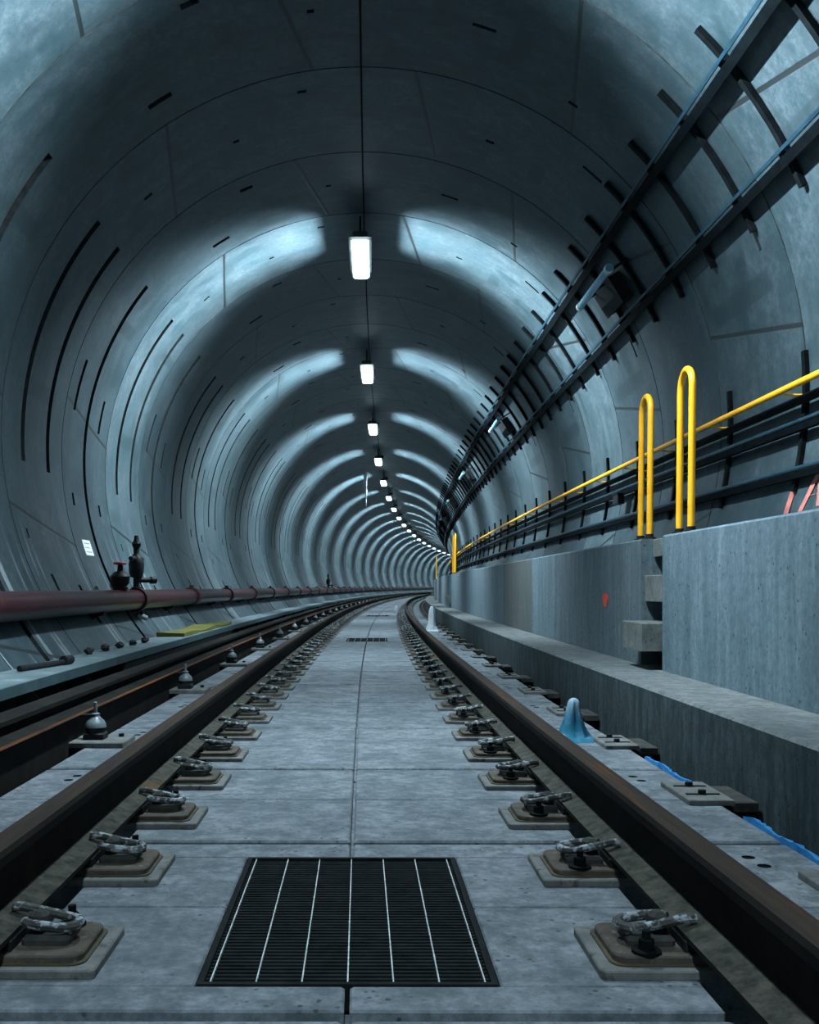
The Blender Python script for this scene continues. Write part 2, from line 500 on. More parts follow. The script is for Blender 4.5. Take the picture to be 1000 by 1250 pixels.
def lining(name, p0, p1, s0, s1):
    cols = set()
    a = p0
    while a < p1 + .01:
        cols.add(round(a, 3)); a += 2.0
    cols.add(round(p1, 3))
    for par in (0, 1):
        for (sg, fa, fb, w) in ring_feats(par, 0):
            for x in (fa - .06, fa, fb, fb + .06):
                if p0 < x < p1: cols.add(round(x, 3))
    cols = sorted(cols)
    r0 = int(math.floor((s0 - RING0) / RL)); r1 = int(math.ceil((s1 - RING0) / RL))
    rows = []                                    # (s, joint depth, features)
    for n in range(r0, r1):
        b = RING0 + n * RL
        feats = ring_feats(n % 2, n)
        rows += [(b + .0001, .015, []), (b + .006, .015, []), (b + .0075, 0, [])]
        cuts = {}
        for ft in feats:
            sg, w = ft[0], ft[3]
            for d, inn in ((-w - .0012, 0), (-w, 1), (w, 1), (w + .0012, 0)):
                cuts.setdefault(round(sg + d, 5), []).append(ft) if inn else cuts.setdefault(round(sg + d, 5), [])
        # a row inside a wider groove at the same station belongs to it as well
        for sv in list(cuts):
            for ft in feats:
                if abs(sv - ft[0]) <= ft[3] + 1e-6 and ft not in cuts[sv]:
                    cuts[sv].append(ft)
        for sv in sorted(cuts):
            rows.append((b + sv, 0, cuts[sv]))
        rows += [(b + RL - .0075, 0, []), (b + RL - .006, .015, [])]
    nc = len(cols)
    verts, flag = [], []
    for s, jd, fts in rows:
        for ph in cols:
            d, fl = jd, (1 if jd else 0)
            for ft in fts:
                if ft[1] - 1e-4 <= ph <= ft[2] + 1e-4:
                    d, fl = DEEP, 2
            n_, z_ = arc(ph, TR + d)
            verts.append(P(s, n_, z_)); flag.append(fl)
    faces, mi = [], []
    for i in range(len(rows) - 1):
        for j in range(nc - 1):
            q = (i * nc + j, i * nc + j + 1, (i + 1) * nc + j + 1, (i + 1) * nc + j)
            faces.append(q)
            fl = [flag[x] for x in q]
            mi.append(1 if 2 in fl else (2 if fl.count(1) >= 1 else 0))
    me = bpy.data.meshes.new(name)
    me.from_pydata([tuple(v) for v in verts], [], faces)
    for k in ('lining', 'channel', 'joint'):
        me.materials.append(M[k])
    me.polygons.foreach_set('material_index', mi)
    me.polygons.foreach_set('use_smooth', [True] * len(faces))
    uvl = me.uv_layers.new(name='ring')
    buf = []
    for q in faces:
        for x in q:
            i, j = divmod(x, nc)
            buf += [(rows[i][0] - RING0) / RL + 100.0, cols[j] / 360.0]
    uvl.data.foreach_set('uv', buf)
    me.update()
    me.set_sharp_from_angle(angle=R_(32))
    o = bpy.data.objects.new(name, me); C.objects.link(o)
    return structure(o)

S0 = -10.3
lining('wall_right', -56, 46, S0, SEND)
lining('ceiling', 46, 134, S0, SEND)
lining('wall_left', 134, 236, S0, SEND)

mb = MB()
mb.sweep([(-1.50, -.31), (1.50, -.31), (1.40, -.40), (-1.40, -.40)], S0, SEND, 1.5)
structure(mb.build('floor', 'floor'))

# ------------------------------------------------------------------ track slabs
GAP0 = 1.84
SL = PITCH - .04
def slab_mesh(grate=False):
    mb = MB()
    y0, y1 = 0, SL
    ym = SL / 2
    HW = 1.30
    if not grate:
        mb.box(-HW, HW, y0, y1, -.27, -.055, 0)
    else:
        gx0, gx1, gy0, gy1 = -.297, .297, .115, 1.055
        mb.box(-HW, gx0, y0, y1, -.27, -.055, 0); mb.box(gx1, HW, y0, y1, -.27, -.055, 0)
        mb.box(gx0, gx1, y0, gy0, -.27, -.055, 0); mb.box(gx0, gx1, gy1, y1, -.27, -.055, 0)
    for sx in (-1, 1):
        def bx(a, b, c, d, z0=-.055, z1=0, ch=.006):
            mb.box(min(sx * a, sx * b), max(sx * a, sx * b), c, d, z0, z1, 0, ch)
        if not grate:
            bx(.005, .688, y0, ym - .003); bx(.005, .688, ym + .003, y1)
        else:
            bx(.005, .688, y0, .115, ch=.004); bx(.005, .688, 1.055, y1, ch=.004)
            bx(.297, .688, .115, ym - .003, ch=.004); bx(.297, .688, ym + .003, 1.055, ch=.004)
        bx(.94, HW, y0, ym - .003); bx(.94, HW, ym + .003, y1)
        for fy in (.28, .28 + PITCH / 2):
            bx(.688, .94, fy - .138, fy + .138, ch=.004)
    for sx in (-1, 1):
        for y, n in ((.97, 1.14), (1.06, 1.13)):
            mt = Matrix.Translation((sx * n, y, -.002)); mb.lathe([(.019, 0), (.019, .0028)], 12, 1, mt, False)  # flat black discs painted in for the shaded bolt holes
    return mb
slab_plain = slab_mesh(False).build('track_slab', ['slab', 'pit'])
slab_grate = slab_mesh(True).build('track_slab', ['slab', 'pit'])
GRATES = {0: 'nearest the camera', 10: 'second along the track', 20: 'third along the track'}
NS = 84
used = set()
for k in range(-3, NS):
    src = slab_grate if k in GRATES else slab_plain
    if id(src) not in used:
        o = src; used.add(id(src))
    else:
        o = src.copy(); C.objects.link(o)
    s = GAP0 + PITCH * k + .02
    o.location = P(s, 0, 0); o.rotation_euler = (0, 0, yaw(s + SL / 2))
    if k in GRATES:
        lab = {0: 'grey concrete track slab holding the large dark floor grate', 10: 'grey concrete track slab around the second floor grate',
               20: 'grey concrete track slab around the third, farthest floor grate'}[k]
    elif k == -1:
        lab = 'grey concrete track slab cut by the bottom edge, in front of the grate slab'
    elif k < 0:
        lab = 'grey concrete track slab underfoot before the first visible joint'
    elif k < 24:
        lab = '%s grey concrete track slab beyond the large floor grate' % ORD[k - 1]
    else:
        lab = 'far grey concrete track slab in the curve beyond the third floor grate'
    tag(o, lab, 'slab', 'concrete track slabs', 'thing')

# ------------------------------------------------------------------ floor grates
def make_grate(s, label):
    t = thing('floor_grate', label, 'grate', s, 0, -.05, 'floor grates between the rails')
    fr = MB()
    X, Y0, Y1 = .292, -.465, .465
    for (a, b, c, d) in ((-X, -X + .012, Y0, Y1), (X - .012, X, Y0, Y1), (-X + .012, X - .012, Y0, Y0 + .012), (-X + .012, X - .012, Y1 - .012, Y1)):
        fr.box(a, b, c, d, 0, .052, 0)
    fr.build('frame', 'grate', t)
    cb = MB()
    for i in range(46):
        y = Y0 + .026 + i * (Y1 - Y0 - .052) / 45
        cb.box(-X + .012, X - .012, y - .0045, y + .0045, .012, .045, 0)
    cb.build('cross_bars', 'grate', t)
    for i in range(7):
        x = -.268 + i * .0895
        b = MB(); b.box(x - .0013, x + .0013, Y0 + .012, Y1 - .012, .012, .050, 0)
        b.build('bearing_bar', 'grate_bar', t)
    p = MB(); p.box(-X, X, Y0, Y1, -.17, -.16, 0); p.build('sump_bottom', 'pit', t)
    return t
g0 = make_grate(GAP0 + .02 + .585, 'large dark steel floor grate with bright bars nearest the camera')
dup(g0, GAP0 + .02 + .585 + PITCH * 10, 0, -.05, 'second dark floor grate along the track, a thin dark bar between the rails')
dup(g0, GAP0 + .02 + .585 + PITCH * 20, 0, -.05, 'farthest dark floor grate, a faint bar just before the curve')

# ------------------------------------------------------------------ running rails
def rail_profile(c):
    z0 = .058
    pts = [(-.070, 0), (.070, 0), (.070, .011), (.012, .030), (.0085, .045), (.0085, .110), (.013, .122), (.034, .130), (.036, .152),
           (.030, .163), (.018, .167), (-.018, .167), (-.030, .163), (-.036, .152), (-.034, .130), (-.013, .122), (-.0085, .110),
           (-.0085, .045), (-.012, .030), (-.070, .011)]
    return [(c + x, z0 + z) for x, z in pts]
RAIL_MI = [0, 0, 2, 0, 0, 0, 0, 0, 0, 1, 1, 1, 0, 0, 0, 0, 0, 0, 2, 0]
for c, nm in ((-.75, 'left'), (.75, 'right')):
    mb = MB(); mb.sweep(rail_profile(c), -4, SEND - 2, 1.0, 0, RAIL_MI)
    o = mb.build('running_rail', ['rail', 'rail_top', 'rail_foot'])
    tag(o, {'left': 'rusty steel running rail beside the red pipe and dark conductor rail', 'right': 'rusty steel running rail on the walkway side of the track'}[nm], 'rail', 'running rails')

# ------------------------------------------------------------------ rail fasteners
def clip_path(sx):
    pts = [(.045, .036, .066), (.075, .036, .070), (.105, .034, .075)]
    for i in range(0, 9):
        a = PI / 2 + PI * i / 8
        pts.append((.150 - math.cos(a) * .036 * -1 * -1 if False else .150 + .040 * -math.cos(a - 0) * -1 * -1, .034 * math.sin(a), .077))
    pts += [(.105, -.034, .075), (.085, -.030, .072), (.075, -.012, .070), (.072, .004, .070)]
    return pts
def clip_pts(sx):
    L = [(.036, .036, .091), (.060, .037, .090), (.105, .038, .080), (.150, .037, .070)]
    for i in range(1, 8):
        a = PI / 2 - PI * i / 8
        L.append((.152 + .036 * math.cos(a), .037 * math.sin(a), .068))
    L += [(.150, -.037, .070), (.115, -.038, .074), (.092, -.034, .076), (.080, -.020, .076)]
    return [(sx * x, sx * y, z) for x, y, z in L]
def fast_parts():
    P_ = []
    b = MB(); b.plate(.253, .135, .001, .018, .012, .003); P_.append(('base_plate', 'plate', b))
    b = MB(); b.plate(.226, .113, .018, .022, .03, .001); P_.append(('rubber_pad', 'pad', b))
    b = MB(); b.plate(.218, .106, .022, .036, .03, .003); P_.append(('tie_plate', 'rust_plate', b))
    b = MB(); b.box(-.073, .073, -.085, .085, .0365, .0575, 0, .001); P_.append(('rail_pad', 'black', b))
    for sx in (-1, 1):
        b = MB(); xs = sorted((sx * .080, sx * .178)); b.box(xs[0], xs[1], -.050, .050, .036, .055, 0, .008)
        xs = sorted((sx * .088, sx * .125)); b.box(xs[0], xs[1], -.020, .020, .055, .094, 0, .008)
        P_.append(('shoulder', 'old_steel', b))
        b = MB(); b.tube(clip_pts(sx), .0105, 8); P_.append(('spring_clip', 'clip', b))
        b = MB(); mt = Matrix.Translation((sx * .150, sx * .080 if sx > 0 else -.080, .036))
        b.lathe([(.030, 0), (.030, .006), (.017, .008), (.017, .012)], 14, 0, mt)
        b.lathe([(.016, .010), (.016, .026), (.013, .029)], 6, 0, mt, False)
        b.lathe([(.009, .028), (.009, .044)], 10, 0, mt)
        P_.append(('anchor_bolt', 'dark_steel', b))
    return P_
def fast_root(s, n, label, group):
    return thing('rail_fastener', label, 'rail fastener', s, n, 0, group)
proto = None
comb = None
F0 = GAP0 + .02 + .28
for side, n in (('left', -.75), ('right', .75)):
    for k in range(-1, 149):
        s = F0 + k * PITCH / 2
        grp = 'rail fasteners along the %s rail' % side
        base = 'rusty plate and spring clip fastener'
        if k == -1:
            lab = 'rail fastener at the very bottom edge under the %s rail' % side
        elif k < 24:
            lab = '%s %s from the bottom edge under the %s rail' % (ORD[k], base, side)
        else:
            lab = 'tiny distant rail fastener in the far row under the %s rail' % side
        if k < 26:
            if proto is None:
                proto = fast_root(s, n, lab, grp)
                for nm, mt, b in fast_parts():
                    b.build(nm, mt, proto)
            else:
                dup(proto, s, n, 0, lab, grp)
        else:
            if comb is None:
                allm = MB(); mats = []
                for nm, mt, b in fast_parts():
                    if nm in ('rubber_pad', 'rail_pad'): continue
                    if mt not in mats: mats.append(mt)
                    i = mats.index(mt); o_ = len(allm.v)
                    allm.v += b.v; allm.f += [tuple(x + o_ for x in f) for f in b.f]; allm.m += [i] * len(b.f); allm.sm += b.sm
                comb = allm.build('rail_fastener', mats)
                o = comb
            else:
                o = comb.copy(); C.objects.link(o)
            o.location = P(s, n, 0); o.rotation_euler = (0, 0, yaw(s))
            tag(o, lab, 'rail fastener', grp)

# ------------------------------------------------------------------ restraint plates on the right slab edge
rp = None
for k in range(0, 44):
    s = GAP0 + .02 + .62 + .06 + k * PITCH
    lab = ('%s square bolted edge plate from the bottom right corner beside the kerb' % ORD[k]) if k < 14 else 'tiny distant bolted edge plate on the slab beside the far kerb'
    if rp is None:
        rp = thing('edge_plate', lab, 'edge plate', s, 1.265, 0, 'bolted edge plates along the kerb')
        b = MB(); b.box(-.082, .078, -.175, .175, .001, .020, 0, .003); b.build('top_plate', 'plate', rp)
        b = MB(); b.box(.088, .175, -.14, .165, -.03, .004, 0, .003); b.box(.05, .16, -.13, .15, -.19, -.03, 0) if False else None
        b.build('bracket', 'old_steel', rp)
        b = MB(); b.box(.040, .165, -.10, .12, -.25, -.035, 0, .003); b.build('buffer_block', 'black', rp)
        for y in (-.075, .075):
            b = MB(); b.box(-.062, .058, y - .007, y + .007, .0195, .0235, 0); b.build('slot', 'black', rp)
            b = MB(); mt = Matrix.Translation((-.005, y, .022)); b.lathe([(.015, 0), (.015, .014), (.012, .016)], 6, 0, mt, False); b.build('bolt', 'black', rp)
    else:
        dup(rp, s, 1.265, 0, lab)
# buffer block sits outside the slab edge
for o in bpy.data.objects:
    pass

# ------------------------------------------------------------------ conductor rail, insulators
cz = 0
mb = MB()
prof = [(-1.575, .150), (-1.335, .150), (-1.335, .163), (-1.43, .172), (-1.43, .205), (-1.398, .212), (-1.398, .232), (-1.405, .236), (-1.505, .236),
        (-1.512, .232), (-1.512, .212), (-1.47, .205), (-1.47, .172), (-1.575, .163)]
mb.sweep(prof, -3, SEND - 4, 1.0, 0, [0, 1, 0, 0, 0, 0, 0, 0, 0, 0, 0, 0, 0, 0])
root = world_thing('conductor_rail', 'x', 'conductor rail', P(4, -1.45, .15))
child(mb, 'rail', ['third', 'orange_rust'], root)
mb = MB(); mb.sweep([(-1.46, -.07), (-1.37, -.07), (-1.37, .149), (-1.46, .149)], -3, SEND - 4, 1.0); child(mb, 'dark_skirt', 'third', root)  # dark skirt added to supply the darkness below the rail flange
tag(root, 'dark steel conductor rail with an orange rusty flange edge below the pale shelf', 'conductor rail')
ins = None
for k in range(0, 34):
    s = 5.0 + (k - 1) * 2 * PITCH
    lab = ('%s white bell insulator from the front along the dark conductor rail' % ORD[k - 1]) if 1 <= k <= 9 else ('bell insulator outside the left frame edge' if k == 0 else 'tiny distant bell insulator along the dark conductor rail')
    if ins is None:
        ins = thing('rail_insulator', lab, 'insulator', s, -1.275, 0, 'insulators under the conductor rail')
        b = MB(); b.box(-.13, .165, -.13, .13, .001, .028, 0, .004); b.build('base_plate', 'plate', ins)
        b = MB(); b.box(-.05, .05, -.05, .05, .028, .060, 0, .006)
        b.lathe([(.046, .058), (.050, .085)], 16, 0); b.build('pedestal', 'black', ins)
        b = MB(); b.lathe([(.052, .085), (.050, .100), (.042, .116), (.026, .130), (.019, .140), (.022, .150), (.012, .156)], 18, 0); b.build('bell', 'insul', ins)
        b = MB(); b.lathe([(.009, .155), (.009, .205), (.006, .208)], 10, 0); b.build('stem', 'insul', ins)
        b = MB(); b.box(-.20, -.0, -.02, .02, .138, .149, 0, .002); b.build('clamp_arm', 'black', ins)
        b = MB(); mt = Matrix.Translation((.11, .07, .028)); b.lathe([(.014, 0), (.014, .016)], 6, 0, mt, False); b.build('bolt', 'black', ins)
        b = MB(); b.box(-.24, -.13, -.06, .06, -.30, .149, 0, .005); b.build('rail_post', 'black', ins)
    else:
        dup(ins, s, -1.275, 0, lab)

# ------------------------------------------------------------------ low shelf along the left wall
ZS = .27
root = world_thing('wall_shelf', 'pale grey shelf on dark posts running along the lower left wall', 'shelf', P(5, -1.72, ZS))
mb = MB(); w = wall_n(ZS, TR - .006)
mb.sweep([(-w, ZS - .012), (-1.735, ZS - .012), (-1.735, ZS), (-w, ZS)], -2, SEND - 6, 1.0); child(mb, 'shelf_board', 'shelf', root)
mb = MB(); mb.sweep([(-1.735, ZS - .052), (-1.715, ZS - .052), (-1.715, ZS + .004), (-1.735, ZS + .004)], -2, SEND - 6, 1.0); child(mb, 'front_edge', 'shelf_edge', root)
sp = 3.2
while sp < 60:
    mb = MB()
    zb = TZ - math.sqrt((TR - .01) ** 2 - 1.76 ** 2)
    q = [P(sp + a, n, z) for z in (zb, ZS - .013) for a, n in ((-.03, -1.775), (-.03, -1.737), (.03, -1.737), (.03, -1.775))]
    mb.add(q, [(0, 1, 2, 3), (7, 6, 5, 4), (0, 4, 5, 1), (1, 5, 6, 2), (2, 6, 7, 3), (3, 7, 4, 0)])
    child(mb, 'post', 'dark_steel', root)
    sp += 2.15
mb = MB(); mb.sweep([(-1.7355, ZS - .15), (-1.722, ZS - .15), (-1.722, ZS - .052), (-1.7355, ZS - .052)], 7.5, 13.2, .8); child(mb, 'closing_panel', 'black', root)

# things lying on the shelf
mb = MB()
q = []
for i in range(9):
    s = 10.2 + 3.4 * i / 8
    e = .02 * math.sin(i * 2.1)
    for n, z in ((-2.06 + e, ZS + .001), (-1.78 + e * .5, ZS + .001), (-1.78 + e * .5, ZS + .035 + .012 * math.sin(i * 1.7)), (-2.06 + e, ZS + .035 + .012 * math.cos(i * 1.3))):
        q.append(P(s, n, z))
fs = [(0, 1, 2, 3), (35, 34, 33, 32)]
for i in range(8):
    for k in range(4):
        fs.append((i * 4 + k, (i + 1) * 4 + k, (i + 1) * 4 + (k + 1) % 4, i * 4 + (k + 1) % 4))
mb.add(q, fs); tag(mb.build('cover_sheet', 'yellow_board'), 'dull yellow sheet lying on the pale shelf below the red pipe', 'sheet')
t = thing('metal_rod', 'dark short rod with a round end lying on the near shelf', 'rod', 6.3, -1.93, ZS)
b = MB(); b.tube([(-.06, -.30, .02), (.0, .0, .02), (.05, .26, .02)], .018, 10); b.build('shaft', 'black', t)
b = MB(); b.tube([(.045, .22, .03), (.06, .33, .03)], .030, 12); b.build('socket', 'black', t)
rnd = random.Random(3)
LABD = ['small dark stone on the shelf, nearest of five beside the pipe valve', 'second small dark stone in the row on the shelf by the valve',
        'middle small dark stone in the row on the shelf by the valve', 'fourth small dark stone in the row on the shelf by the valve',
        'small dark stone on the shelf, last of the row by the yellow sheet']
for i in range(5):
    s = 7.55 + i * .38
    bm = bmesh.new(); bmesh.ops.create_icosphere(bm, subdivisions=2, radius=.035)
    for v in bm.verts:
        v.co *= rnd.uniform(.75, 1.2); v.co.z *= .75; v.co.y *= 1.5
    zm = min(v.co.z for v in bm.verts)
    for v in bm.verts: v.co.z -= zm
    me = bpy.data.meshes.new('stone'); bm.to_mesh(me); bm.free(); me.materials.append(M['black'])
    o = bpy.data.objects.new('stone', me); C.objects.link(o); o.location = P(s, -2.0 + .02 * i, ZS + .001)
    tag(o, LABD[i], 'stone', 'stones on the left shelf')
# ------------------------------------------------------------------ red standpipe
PN, PZ, PR = -2.225, .645, .098
root = world_thing('fire_pipe', 'dark red fire main pipe running along the left wall', 'pipe', P(6, PN, PZ))
mb = MB(); mb.sweep(circ(PN, PZ, PR, 20), -2, SEND - 8, 1.0, 0, None, True); child(mb, 'pipe', 'pipe', root)
s = 4.0
while s < 90:
    mb = MB(); mb.sweep(circ(PN, PZ, PR + .022, 18), s, s + .10, .1, 0, None, True)
    mb.sweep([(PN - .02, PZ + PR + .015), (PN + .03, PZ + PR + .015), (PN + .03, PZ + PR + .05), (PN - .02, PZ + PR + .05)], s + .02, s + .08, .1)
    child(mb, 'coupling', 'pipe_dark', root)
    s += 6.0 if s < 9 else 3.0
s = 5.6
while s < 70:
    mb = MB(); wn = wall_n(PZ - .1, TR - .004)
    mb.sweep([(-wn, PZ - .16), (PN - .0, PZ - PR - .03), (PN + .06, PZ - PR - .012), (PN + .06, PZ - PR + .012), (PN, PZ - PR - .002), (-wn - .02, PZ - .10)], s, s + .05, .1)
    child(mb, 'bracket', 'black', root)
    s += 3.0
# hose valves on the pipe
def valve(s, label, big=True):
    t = thing('hose_valve', label, 'valve', s, PN, PZ + PR - .006, 'valves on the red pipe')
    b = MB(); b.lathe([(.05, 0), (.05, .03), (.032, .035), (.032, .12), (.06, .13), (.072, .17), (.078, .26), (.066, .31), (.045, .34), (.03, .36), (.03, .42)], 16); b.build('body', 'black', t)
    b = MB(); b.lathe([(.024, .41), (.04, .43), (.046, .46), (.03, .49), (.02, .54)], 12); b.build('bonnet', 'black', t)
    b = MB(); b.tube([(-.02, -.16, .31), (0, 0, .315), (.02, .16, .31)], .022, 8); b.build('lever', 'black', t)
    b = MB(); b.tube([(0, 0, .10), (.07, .06, .10), (.13, .10, .10)], .026, 10); b.tube([(.12, .09, .10), (.16, .13, .10)], .036, 10); b.build('outlet', 'black', t)
    return t
valve(10.05, 'black upright hose valve standing on the red pipe near the wall sign')
t = thing('gate_valve', 'squat black gate valve with red handwheel on the red pipe', 'valve', 9.4, PN, PZ + PR - .006, 'valves on the red pipe')
b = MB(); b.lathe([(.07, 0), (.075, .03), (.06, .04), (.085, .07), (.09, .13), (.06, .17), (.03, .18), (.02, .24)], 14); b.build('body', 'black', t)
b = MB(); b.tube([(.05 * math.cos(a), .07 * math.sin(a), .25) for a in [2 * PI * i / 16 for i in range(16)]], .012, 8, closed=True)
b.tube([(-.05, 0, .25), (.05, 0, .25)], .009, 6); b.tube([(0, -.07, .25), (0, .07, .25)], .009, 6); b.build('handwheel', 'valve_red', t)
dup([o for o in bpy.data.objects if o.name == 'hose_valve'][0], 38.5, PN, PZ + PR - .006, 'tiny distant black valve standing on the red pipe in the curve')
t = thing('pipe_clamp', 'black clamp hanging under the red pipe below the hose valve', 'clamp', 10.15, PN, PZ - PR - .10)
b = MB(); b.tube([(.02, .0, .115), (.03, .02, .07), (-.02, .05, .03)], .02, 8); b.build('strap', 'black', t)
b = MB(); b.tube([(-.02, .02, .05), (.06, .08, .01)], .026, 8); b.build('bolt', 'insul', t)

# paper sign on the left wall
t = thing('wall_sign', 'small white paper sign with grey print on the left wall', 'sign', 9.35, *arc(198, TR - .003))
b = MB()
def on_wall(s, ph, r, s_ref, root):
    n_, z_ = arc(ph, r)
    return P(s, n_, z_)
def wall_patch(mb, s0, s1, p0, p1, r, th=.003, nseg=4, mi=0, ref=(0, 0, 0)):
    vs = []
    for rr in (r, r - th):
        for i in range(nseg + 1):
            ph = p0 + (p1 - p0) * i / nseg
            n_, z_ = arc(ph, rr)
            vs += [P(s0, n_, z_), P(s1, n_, z_)]
    m_ = 2 * (nseg + 1); fs = []
    for i in range(nseg):
        a = 2 * i
        fs += [(a, a + 1, a + 3, a + 2), (m_ + a, m_ + a + 2, m_ + a + 3, m_ + a + 1), (a, a + 2, m_ + a + 2, m_ + a), (a + 1, m_ + a + 1, m_ + a + 3, a + 3)]
    fs += [(0, m_, m_ + 1, 1), (2 * nseg, 2 * nseg + 1, m_ + 2 * nseg + 1, m_ + 2 * nseg)]
    mb.add(vs, fs, mi)
C.objects.unlink(t); bpy.data.objects.remove(t)
t = world_thing('wall_sign', 'small white paper sign with grey print on the left wall', 'sign', P(9.35, *arc(198, TR - .003)))
mb = MB(); wall_patch(mb, 9.42, 9.68, 196.4, 199.6, TR - .001); pap = child(mb, 'paper', 'white', t)
mb = MB()
for i in range(3):
    wall_patch(mb, 9.46, 9.64 - .04 * (i % 2), 197.0 + i * .9, 197.2 + i * .9, TR - .0042, .0006, 1)
mb.shift(-Vector(t.location)); mb.build('print', 'ink', pap)

# ------------------------------------------------------------------ kerb and raised walkway on the right
def arc_pts(z0, z1, r, cnt=6):
    return [(wall_n(z0 + (z1 - z0) * i / cnt, r), z0 + (z1 - z0) * i / cnt) for i in range(cnt + 1)]
KN, KZ, BN, BZ = 1.45, .27, 1.82, 1.08
mb = MB()
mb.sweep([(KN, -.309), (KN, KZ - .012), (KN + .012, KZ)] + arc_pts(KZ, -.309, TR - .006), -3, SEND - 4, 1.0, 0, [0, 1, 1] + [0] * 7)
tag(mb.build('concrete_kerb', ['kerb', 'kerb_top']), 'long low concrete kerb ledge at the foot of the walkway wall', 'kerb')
NOT = [6.14, 24.8, 43.4, 62.0]; NW = .47
bench_poly = [(BN, KZ + .001), (BN, BZ - .012), (BN + .012, BZ)] + arc_pts(BZ, KZ + .001, TR - .008)
back_poly = [(2.12, KZ + .001), (2.12, BZ - .30), (2.30, BZ - .30), (2.30, BZ - .02)] + arc_pts(BZ - .02, KZ + .001, TR - .008)
def stretch(label, panels):
    root = world_thing('concrete_walkway', label, 'walkway', P(panels[0][0], BN, KZ), 'raised walkway stretches')
    for a, b_, mt in panels:
        mb = MB(); mb.sweep(bench_poly, a + .004, b_ - .004, 1.0)
        child(mb, 'wall_panel', mt, root)
    return root
stretch('raised concrete walkway block nearest the camera, before the two yellow grab loops', [(-3, NOT[0], 'bench')])
stretch('raised concrete walkway stretch beyond the two yellow grab loops', [(NOT[0] + NW, 9.65, 'bench_mid'), (9.65, 11.1, 'bench'), (11.1, 13.6, 'bench_dark'), (13.6, NOT[1], 'bench')])
stretch('raised concrete walkway stretch past the distant yellow loops', [(NOT[1] + NW, 34.0, 'bench'), (34.0, NOT[2], 'bench_mid')])
stretch('farthest raised concrete walkway stretch in the curve', [(NOT[2] + NW, NOT[3], 'bench'), (NOT[3] + NW, SEND - 5, 'bench')])
for i, s in enumerate(NOT):
    lab = ['concrete steps set in the walkway notch under the near yellow loops', 'distant concrete steps in the notch by the second yellow loops',
           'far concrete steps in the third notch of the walkway', 'farthest concrete steps in the walkway notch'][i]
    t = thing('walkway_steps', lab, 'steps', s + NW / 2, BN, KZ, 'step blocks in the walkway notches')
    h = NW / 2 - .004
    def stp(n0, n1, z0, z1):
        b = MB(); b.box(n0 - BN, n1 - BN, -h, h, z0 - KZ, z1 - KZ, 0, .006); b.build('step', 'step', t)
    stp(1.695, 2.11, .385, .555); stp(1.84, 2.16, .68, .845); stp(1.895, 2.36, .965, BZ - .004)
    b = MB(); b.box(2.13 - BN, 2.16 - BN, -h, h, .002, .675 - KZ, 0); b.box(2.36 - BN, 2.40 - BN, -h, h, .39, BZ - KZ, 0)
    b.build('back_wall', 'bench_dark', t)
    # sloped stringer that carries the step blocks
    b = MB(); b.box(1.96 - BN, 2.12 - BN, -h, h, .002, .384 - KZ, 0); b.build('riser', 'black', t)

# ------------------------------------------------------------------ yellow grab loops
def loop(s, label, lean):
    t = thing('grab_loop', label, 'grab rail', s, 1.907, BZ, 'yellow grab loops at the walkway steps')
    L = .11; H = .955
    pts = [(0, -L, .02)] + [(lean * z, -L, z) for z in (.3, .6, H - L)]
    for i in range(1, 12):
        a = PI - PI * i / 12
        pts.append((lean * H, L * math.cos(a), H - L + L * math.sin(a)))
    pts += [(lean * z, L, z) for z in (H - L, .6, .3)] + [(0, L, .02)]
    b = MB(); b.tube(pts, .0205, 12); b.build('tube', 'yellow', t)
    for y in (-L, L):
        b = MB(); mt = Matrix.Translation((0, y, 0)); b.lathe([(.042, .0), (.042, .014), (.027, .016), (.027, .036)], 14, 0, mt); b.build('foot', 'black', t)
    return t
l0 = loop(5.98, 'larger nearer yellow grab loop standing on the walkway edge', .01)
def nextloop(s, lab): return dup(l0, s, 1.907, BZ, lab)
nextloop(6.84, 'smaller yellow grab loop just beyond the walkway step notch')
nextloop(24.55, 'bright yellow distant grab loop at the end of the straight walkway wall')
nextloop(25.45, 'distant yellow grab loop half hidden behind the bright yellow one')
nextloop(43.1, 'tiny far yellow grab loop, first of the pair in the curve')
nextloop(44.05, 'tiny far yellow grab loop, second of the pair in the curve')

# ------------------------------------------------------------------ yellow handrail and the lines on the right wall
root = world_thing('handrail', 'thin yellow handrail running along the right tunnel wall', 'handrail', P(5, 2.55, 1.968))
mb = MB(); mb.sweep(circ(2.55, 1.95, .020, 10), -2, SEND - 8, 1.0, 0, None, True); child(mb, 'rail', 'yellow', root)
LSTRUT = [6.16 + 1.28 * i for i in range(-3, 62)]
for s in LSTRUT[2:40]:
    mb = MB(); a = P(s, 2.55, 1.932); m1 = P(s, 2.56, 1.915); e = P(s, 2.676, 1.885)
    mb.tube([a, P(s, 2.56, 1.922), P(s, 2.61, 1.920), P(s, 2.672, 1.920)], .007, 6); child(mb, 'bracket', 'yellow', root)

